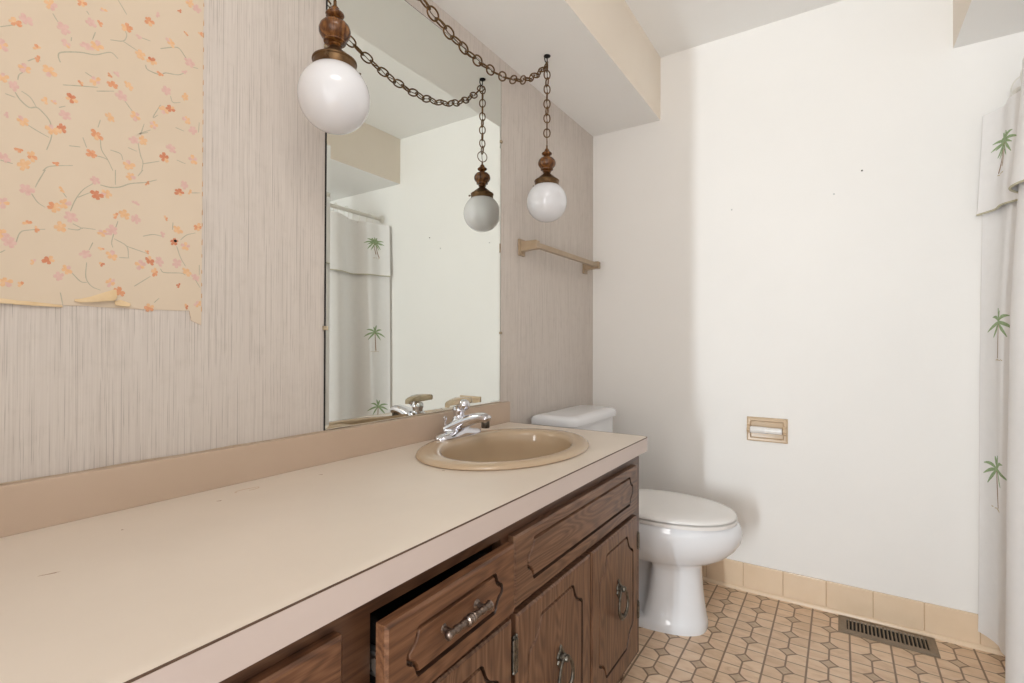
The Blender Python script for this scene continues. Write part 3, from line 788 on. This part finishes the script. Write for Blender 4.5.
for k in range(20):
    xx = vx0+.0335+(vx1-vx0-.067)*k/19; bm = NB()
    rings(bm, [[(xx-.002+dx, vy0+.0265, z), (xx+.002+dx, vy0+.0265, z), (xx+.002+dx, vy1-.0265, z), (xx-.002+dx, vy1-.0265, z)] for dx, z in ((-.002, .0013), (.0, .0058))])
    obj('louver', bm, MT['vent'], fv, smooth=False)

# ------------------------------------------------------------------ curtain rod, rings, shower curtain
RDX, RDZ = 1.585, 1.925
rod = thing('curtain_rod', (RDX, 1.6, RDZ), 'white shower curtain rod under the right-hand soffit', 'rod')
bm = NB(); tube(bm, [(RDX, .86, RDZ), (RDX, 1.5, RDZ), (RDX, YB-.004, RDZ)], .0125, 18); obj('pole', bm, MT['rod'], rod)
bm = NB(); lathe(bm, [(.0126, -.022), (.017, -.021), (.020, -.008), (.026, -.006), (.027, -.001)], (RDX, YB, RDZ), 24, axis='y'); obj('flange', bm, MT['rod'], rod)

CP = [(2.357, 1.478), (2.330, 1.490), (2.280, 1.503), (2.225, 1.502), (2.185, 1.525), (2.150, 1.555), (2.110, 1.562), (2.060, 1.535), (2.010, 1.492), (1.965, 1.464), (1.930, 1.460), (1.890, 1.478), (1.850, 1.530), (1.800, 1.560)]
for k_ in range(4):
    b_ = 1.80-.235*k_
    CP += [(b_-.05, 1.532), (b_-.09, 1.480), (b_-.13, 1.462), (b_-.165, 1.480), (b_-.20, 1.535), (b_-.235, 1.560)]
CPS = catmull([(x_, y_, 0) for y_, x_ in CP], 6)
acc = [0]
for a, b in zip(CPS, CPS[1:]): acc.append(acc[-1]+(b-a).length)
TOPZ, BOTZ, HEMZ = 1.862, .062, 1.515
def plan(s):
    s = min(max(s, 0), acc[-1]-1e-6); k = 0
    while acc[k+1] < s: k += 1
    return CPS[k].lerp(CPS[k+1], (s-acc[k])/(acc[k+1]-acc[k]))
def csurf(s, z, off=0, flare=0):
    p = plan(s); d = (plan(s+.004)-plan(s-.004)).normalized(); nrm = Vector((-d.y, d.x, 0))
    if nrm.x > 0: nrm = -nrm
    t = (TOPZ-z)/TOPZ
    amp = .70+.34*min(1, t*1.6)
    q_ = min(1, max(0, (z-1.05)/.80)); q_ = q_*q_*(3-2*q_)
    x = 1.510+.025*q_*min(1, s/.06)+(p.x-1.510)*amp - .012*t*math.exp(-s/.08) + .004*sin(3.1*z+9*s)*t
    y = p.y + .006*sin(2.3*z+5*s)*t
    q = Vector((x, min(y, YB-.022), z))
    return q+nrm*(off+flare)
cur = thing('shower_curtain', (1.48, 1.62, BOTZ), 'white cloth shower curtain with a short top valance and green palm trees', 'shower curtain')
def sheet(bm, s0, s1, z0, z1, ns, nz, off, flare, th=.0009, mi=0):
    G = []
    for side in (0, 1):
        grid = []
        for i in range(ns+1):
            s = lerp(s0, s1, i/ns)
            grid.append([bm.verts.new(csurf(s, lerp(z1, z0, j/nz) + (.006*sin(8*s+1) if j == nz else 0)*1, off-side*th, flare*(j/nz)**1.3)) for j in range(nz+1)])
        G.append(grid)
    A, B = G
    for g in (A, B):
        for i in range(ns):
            for j in range(nz):
                f = bm.faces.new((g[i][j], g[i+1][j], g[i+1][j+1], g[i][j+1])); f.material_index = mi
    def wall(pa, pb):
        for k in range(len(pa)-1):
            f = bm.faces.new((pa[k], pa[k+1], pb[k+1], pb[k])); f.material_index = mi
    wall([A[i][0] for i in range(ns+1)], [B[i][0] for i in range(ns+1)]); wall([A[i][nz] for i in range(ns+1)], [B[i][nz] for i in range(ns+1)])
    wall(A[0], B[0]); wall(A[ns], B[ns])
def strip(bm, f, pts, wds, mi, lift=.0006):
    """flat embroidered stroke: pts in (s, z) on the cloth, f maps (s, z, off) to space"""
    n = len(pts); L = []
    for i, (s, z) in enumerate(pts):
        a = pts[max(i-1, 0)]; b = pts[min(i+1, n-1)]; dx, dz = b[0]-a[0], b[1]-a[1]; l = sqrt(dx*dx+dz*dz) or 1
        nx, nz = -dz/l*wds[i], dx/l*wds[i]
        L.append([f(s+nx, z+nz, 0), f(s+nx, z+nz, lift), f(s-nx, z-nz, lift), f(s-nx, z-nz, 0)])
    rings(bm, L, mi=mi)
def palm(bm, f, s, z, h=.095, lean=.012, size=1.0, double=False, seed=1):
    rnd = random.Random(seed)
    def frond(cs, cz, ang, ln):
        P = []; W = []
        for k in range(7):
            t = k/6
            P.append((cs+cos(ang)*ln*t, cz+sin(ang)*ln*t - .42*ln*t*t)); W.append((.0008+.0040*sin(pi*min(1, t*.95+.05)))*size)
        strip(bm, f, P, W, 1)
    trunks = [(0, h, lean)] + ([(.018, h*.8, lean*.6)] if double else [])
    for o_, hh, ll in trunks:
        cs, cz = s+o_, z
        P = [(cs-ll*(1-(k/6))**2+ (ll if k == 0 else 0)*0, cz-hh*(1-k/6)) for k in range(7)]
        strip(bm, f, P, [lerp(.0030, .0019, k/6)*size for k in range(7)], 2)
        for ang in (0.15, .75, 1.35, 1.85, 2.45, 3.0, -.5, 3.65):
            frond(cs, cz, ang+rnd.uniform(-.12, .12), size*rnd.uniform(.055, .074)*(.75 if (ang < 0 or ang > 3.4) else 1))
    for k in range(6):
        g = s-.03+.011*k+rnd.uniform(-.003, .003)
        strip(bm, f, [(g, z-h-.002-rnd.uniform(0, .005)), (g+.008, z-h-.003-rnd.uniform(0, .005))], [.0012, .0012], 3)
bm = NB()
sheet(bm, 0, acc[-1], BOTZ, TOPZ, 190, 34, 0, 0)
fp = lambda s, z, o: csurf(s, z, o+.0001)
SP = .125
palm(bm, fp, SP-.015, 1.140, .118, .006, 1.2, seed=3); palm(bm, fp, SP-.04, .650, .125, -.012, 1.2, seed=5); 
s_ = .125+.80
while s_ < acc[-1]-.1:
    for zz in (1.19, .68): palm(bm, fp, s_+random.uniform(-.03, .03), zz+random.uniform(-.05, .05), .1, random.choice((-.01, .008)), 1.0, seed=int(s_*100+zz*10))
    s_ += .5
obj('curtain_panel', bm, [MT['fabric'], MT['frond'], MT['trunk'], MT['straw']], cur, angle=60)
bm = NB()
VO, VF = .005, .012
sheet(bm, 0, acc[-1], HEMZ, TOPZ+.003, 190, 12, VO, VF)
def fvv(s, z, o):
    j = (TOPZ+.003-z)/(TOPZ+.003-HEMZ); return csurf(s, z, VO+.0001+o, VF*max(0, j)**1.3)
palm(bm, fvv, SP-.035, 1.735, .095, .024, 1.0, True, 11)
s_ = .125+.80
while s_ < acc[-1]-.1: palm(bm, fvv, s_, 1.73, .085, .015, .85, True, int(s_*100)); s_ += .5
val = obj('valance', bm, [MT['fabric'], MT['frond'], MT['trunk'], MT['straw']], cur, angle=60, label='short overlay valance edged in sage piping')
bm = NB()
tube(bm, [fvv(acc[-1]*i/260, HEMZ+.006*sin(8*acc[-1]*i/260+1), 0) for i in range(261)], .0032, 8)
obj('hem_piping', bm, MT['piping'], val, label='sage green piping')
# rings: one at each crest
bmr = NB()
tube(bmr, [(RDX-.016+.034*cos(a), 0, RDZ-.028+.046*sin(a)) for a in [2*pi*k/32 for k in range(32)]], .0021, 8, closed=True)
crests = [2.262, 2.15, 2.075, 1.995, 1.90, 1.80, 1.70, 1.59, 1.48, 1.36, 1.25, 1.13]
r1 = obj('curtain_ring', bmr, MT['rod'], origin=(RDX, 0, RDZ))
for k, y in enumerate(crests):
    o = r1 if k == 0 else r1.copy()
    if k: COL.objects.link(o)
    o.location = (RDX, y, RDZ); o.rotation_euler = (0, 0, random.uniform(-.35, .35))
    tag(o, 'white ring hooking the shower curtain to the rod', 'curtain ring', 'curtain rings on the shower rod')

# ------------------------------------------------------------------ floral wallpaper remnant
def wall_uv(px, py):     # point of the left wall plane read off the photograph
    d = fw*F_PX + rt*(px-512) - up*(py-341.5); t = (0-CAM_C.x)/d.x; p = CAM_C+d*t; return (p.y, p.z)
FL1 = '60 90 O,103 80 P,200 20 Y,325 12 O,255 115 P,262 175 Y,362 90 P,415 45 y,395 95 o,345 185 P,385 185 Y,505 110 O,595 85 O,555 145 p,625 58 p,680 170 Y,715 42 r,755 10 Y,785 35 P,800 140 o,740 135 o,560 220 Y,605 245 R,640 293 o,735 285 p,755 250 P,100 275 Y,195 285 Y,155 240 o,150 195 o,5 180 Y,10 310 Y,55 345 P,380 325 Y,450 340 O,440 300 o,462 298 p,515 345 Y,485 385 P,320 335 o,285 395 R,90 485 Y,30 460 p,185 405 o,210 410 y,260 462 P,245 515 R,208 520 Y,440 470 Y,385 540 O,540 465 Y,612 500 Y,535 560 P,570 560 Y,665 365 P,740 390 Y,680 435 R,655 440 Y,745 480 Y,770 520 P,15 630 P,75 595 o,125 625 O,95 660 Y,220 650 o,365 615 O,655 630 R,685 595 P,770 640 Y,515 660 Y'
FL2 = '105 78 P,10 130 Y,380 42 P,385 100 R,425 95 Y,250 80 y,215 150 O,257 135 Y,280 190 P,520 25 Y,585 52 o,715 90 R,735 60 P,755 88 y,540 135 p,240 228 Y,140 235 o,110 215 o,410 252 Y,445 242 P,465 185 o,497 178 Y,540 198 P,660 195 o,645 258 p,710 240 Y,788 230 O,695 288 R,740 305 Y,5 255 Y,38 290 P,195 360 R,135 368 y,265 398 Y,235 425 P,340 335 P,445 342 Y,408 372 r,405 312 o,560 380 Y,598 362 R,635 365 P,618 410 O,705 375 P,745 408 Y,780 430 P,715 462 r,20 448 Y,85 460 o,440 448 Y,478 488 O,595 550 O,740 548 r,790 535 Y,585 330 o'
ST1 = '240 250 232 225 245 210 320 210 380 220 440 210 470 235;285 150 283 165;210 55 225 80 240 100;345 45 355 60;470 0 500 50 505 60;380 130 368 160;440 160 490 165 505 145 500 125;490 165 520 185 550 205;560 150 600 165;580 260 590 280 640 300 660 292 710 300 740 290;640 195 690 190 715 195 740 230 765 265 790 275;340 290 370 310;250 340 330 345 390 350;385 365 455 365;495 400 520 435 545 465;70 320 75 300 90 290;110 245 140 235 160 245;60 370 80 400 115 430 145 430 170 450 200 490 205 545 185 600;85 365 120 390 145 430;110 500 150 525 195 550;20 375 60 390;235 430 260 425;400 480 390 510;400 560 405 600 430 640 450 683;370 620 410 630 430 640;330 550 345 590;440 600 480 615 490 640;560 540 575 495;590 530 555 535 600 520;550 570 560 620 570 650 565 683;510 590 545 605;570 655 635 645;705 640 740 655;640 420 610 470 630 460;680 385 690 410 720 410;700 510 735 525;795 490 792 530;170 683 200 665 290 662;0 640 50 655;275 583 320 588;60 100 0 108'
ST2 = '180 0 150 50 140 70;125 95 150 130 180 150;280 165 300 120 330 80 370 55;310 110 360 90;400 60 440 70 480 68 520 55 580 50 625 40;460 0 460 60;570 0 550 25;250 90 265 110;60 300 80 250 120 240 180 237;270 235 310 240 330 232 380 238;290 215 330 235;470 205 455 250 445 290 450 310;455 275 505 305 512 350;505 305 590 335;570 265 610 258 645 265;690 210 688 240;720 280 745 260 780 252;705 305 720 350 740 385;760 92 800 92;640 395 655 410 720 412 740 420;535 465 600 425;345 370 342 430 365 465 400 480;370 290 355 320;285 410 320 445 345 450;240 490 250 540;780 440 798 470;795 380 795 420;0 330 20 320;475 350 515 352;615 530 635 512'
fl = [(float(a)/3.996, float(b)/3.996, c) for a, b, c in (q.split() for q in FL1.split(','))] + [(float(a)/3.996, 170+float(b)/3.996, c) for a, b, c in (q.split() for q in FL2.split(','))]
st = []
for txt, dy in ((ST1, 0), (ST2, 170)):
    for q in txt.split(';'):
        v = [float(k) for k in q.split()]; st.append([(v[i]/3.996, dy+v[i+1]/3.996) for i in range(0, len(v), 2)])
# repeat of the pattern above and to the left of the frame edge
PY1, PZT = .4925, 2.12
PSH = .0012
wp = thing('wallpaper_remnant', (0, .14, 1.10), 'cream floral wallpaper remnant with orange blossoms and torn lower edge, left on the striped wall', 'wallpaper')
bm = NB()
low = [(-.22, 1.128), (-.1, 1.122), (0, 1.127), (.10, 1.123), (.16, 1.126), (.205, 1.1245), (.215, 1.128), (.23, 1.1262), (.25, 1.1235), (.272, 1.1245), (.29, 1.1238), (.31, 1.1248), (.33, 1.1238), (.36, 1.1245), (.39, 1.1238), (.42, 1.1248), (.45, 1.125), (.4705, 1.1262), (.472, 1.116), (.474, 1.112), (.472, 1.109), (.478, 1.105), (PY1, 1.0985)]
edge_r = [(PY1+.0006*sin(k*2.1), lerp(1.1, PZT, k/30)) for k in range(1, 31)]
out = low+edge_r+[(-.22, PZT)]
L0 = [bm.verts.new((.0002, *p)) for p in out]; L1 = [bm.verts.new((PSH, *p)) for p in out]
n = len(out)
for i in range(n):
    f = bm.faces.new((L0[i], L0[(i+1) % n], L1[(i+1) % n], L1[i])); f.material_index = 6
for L in (L0, L1):
    es = [bm.edges.get((L[i], L[(i+1) % n])) for i in range(n)]
    bmesh.ops.triangle_fill(bm, use_beauty=True, edges=es)
def flat(poly, x, mi):
    rings(bm, [[(PSH-.0001, *p) for p in poly], [(x, *p) for p in poly]], mi=mi)
cm = {'o': 1, 'y': 2, 'p': 3, 'r': 4}
rnd = random.Random(4)
cnt = [0]
def inside(p): return p[0] < PY1-.0012 and -.215 < p[0] and p[1] < PZT-.002
def flower(y, z, c):
    big = c.isupper(); mi = cm[c.lower()]; R0 = (.0098 if big else .0062)*rnd.uniform(.9, 1.1); a0 = rnd.uniform(0, 6.28)
    sq = rnd.uniform(.7, 1.0); sa = rnd.uniform(0, 3.14)
    npet = 5 if big else 3
    def tr(px, py):
        u = px*cos(sa)+py*sin(sa); v = (-px*sin(sa)+py*cos(sa))*sq
        return (min(y+u*cos(sa)-v*sin(sa), PY1-.0012), z+u*sin(sa)+v*cos(sa))
    for k in range(npet):
        a = a0+2*pi*k/5+rnd.uniform(-.15, .15); poly = []
        rr = R0*rnd.uniform(.8, 1.1)
        for t, wd in ((0, .08), (.25, .20), (.55, .34), (.82, .30), (.97, .14), (.9, 0)):
            poly.append((t, wd))
        P = [(t, wd) for t, wd in poly]+[(t, -wd) for t, wd in reversed(poly[:-1])]
        m2 = mi if rnd.random() > .25 else (2 if mi in (1, 4) else 3)
        cnt[0] += 1
        flat([tr(rr*(t*cos(a)-wd*sin(a)), rr*(t*sin(a)+wd*cos(a))) for t, wd in P], PSH+.00022+.00001*(cnt[0] % 9), m2)
def stem(pts, wd):
    P = catmull([(p[0], p[1], 0) for p in pts], 4); Lf = []; Rt = []
    for i, p in enumerate(P):
        d = (P[min(i+1, len(P)-1)]-P[max(i-1, 0)]); d.normalize(); w_ = wd*(1-.55*abs(i/(len(P)-1)-.35))
        Lf.append((min(p.x-d.y*w_, PY1-.001), p.y+d.x*w_)); Rt.append((min(p.x+d.y*w_, PY1-.001), p.y-d.x*w_))
    for i in range(len(P)-1):
        q = [Lf[i], Lf[i+1], Rt[i+1], Rt[i]]
        f = bm.faces.new([bm.verts.new((PSH+.00012, *k)) for k in q]); f.material_index = 5
for q in st:
    stem([wall_uv(*p) for p in q], .00105 if len(q) > 4 else .0008)
for px, py, c in fl:
    flower(*wall_uv(px, py), c)
# the same motif carried on above the frame
for px, py, c in fl:
    y, z = wall_uv(px, py)
    if z < 1.50: flower(y-.03, z+.63, c)
# nail hole and dog-eared right edge line
y, z = wall_uv(175, 241)
flat([(y+.0028*cos(a), z+.0028*sin(a)) for a in [2*pi*k/10 for k in range(10)]], PSH+.0006, 7)
for k in range(34):
    z = 1.12+k*.029+rnd.uniform(-.008, .008); flat([(PY1-.0004, z), (PY1+.0010, z+.001), (PY1+.0009, z+.009+rnd.uniform(-.004, .006)), (PY1-.0005, z+.008)], PSH+.0003, 6)
obj('paper_sheet', bm, [MT['sheet'], MT['fl_o'], MT['fl_y'], MT['fl_p'], MT['fl_r'], MT['stem'], MT['edge'], MT['dark']], wp, smooth=False)
# curled torn flaps along the lower edge
def flap(pts, name='torn_flap'):
    bm = NB(); L = []
    for (px, py, h, cur_) in pts:
        y, z = wall_uv(px, py); y2, z2 = wall_uv(px, py-h)
        L.append([(.0014, y2, z2), (.0014+cur_*.6, y, lerp(z2, z, .5)), (.0014+cur_, y, z), (.0022+cur_*.9, y, z+.0006), (.0022+cur_*.5, y, lerp(z2, z, .45)), (.0022, y2, z2+.0003)])
    rings(bm, L); obj(name, bm, MT['back_paper'], wp, label='curled torn flap showing tan paper back')
flap([(74, 301.5, 2, .001), (80, 302.5, 3.5, .004), (90, 302.5, 5.5, .006), (104, 301.5, 9, .007), (113, 301, 11, .006), (116, 298, 8, .003)])
flap([(114, 305.5, 4, .004), (120, 306.5, 6.5, .006), (128, 306.8, 4, .004), (130, 305.5, 2, .001)])
flap([(-8, 303, 4, .001), (2, 303.6, 5, .004), (12, 304, 4, .003), (16, 303.5, 3, .001)])
flap([(12, 304.5, 4, .002), (28, 305.5, 4, .004), (46, 306.5, 3, .003), (62, 307.5, 2, .001)])

# ------------------------------------------------------------------ nails left in the back wall
for (x, z, lb) in ((1.138, 1.746, 'small dark nail in the white back wall, rightmost and highest'), (1.046, 1.669, 'small pale nail in the white back wall, just left of the dark nail'), (.666, 1.662, 'small pale nail in the white back wall, left side above the toilet')):
    bm = NB(); lathe(bm, [(.0014, .001), (.0014, -.006), (.0032, -.0065), (.0030, -.0078), (.001, -.0083)], (x, YB, z), 12, axis='y')
    tag(obj('wall_nail', bm, MT['blackmetal'] if x > 1.1 else MT['steel'], origin=(x, YB, z)), lb, 'nail')
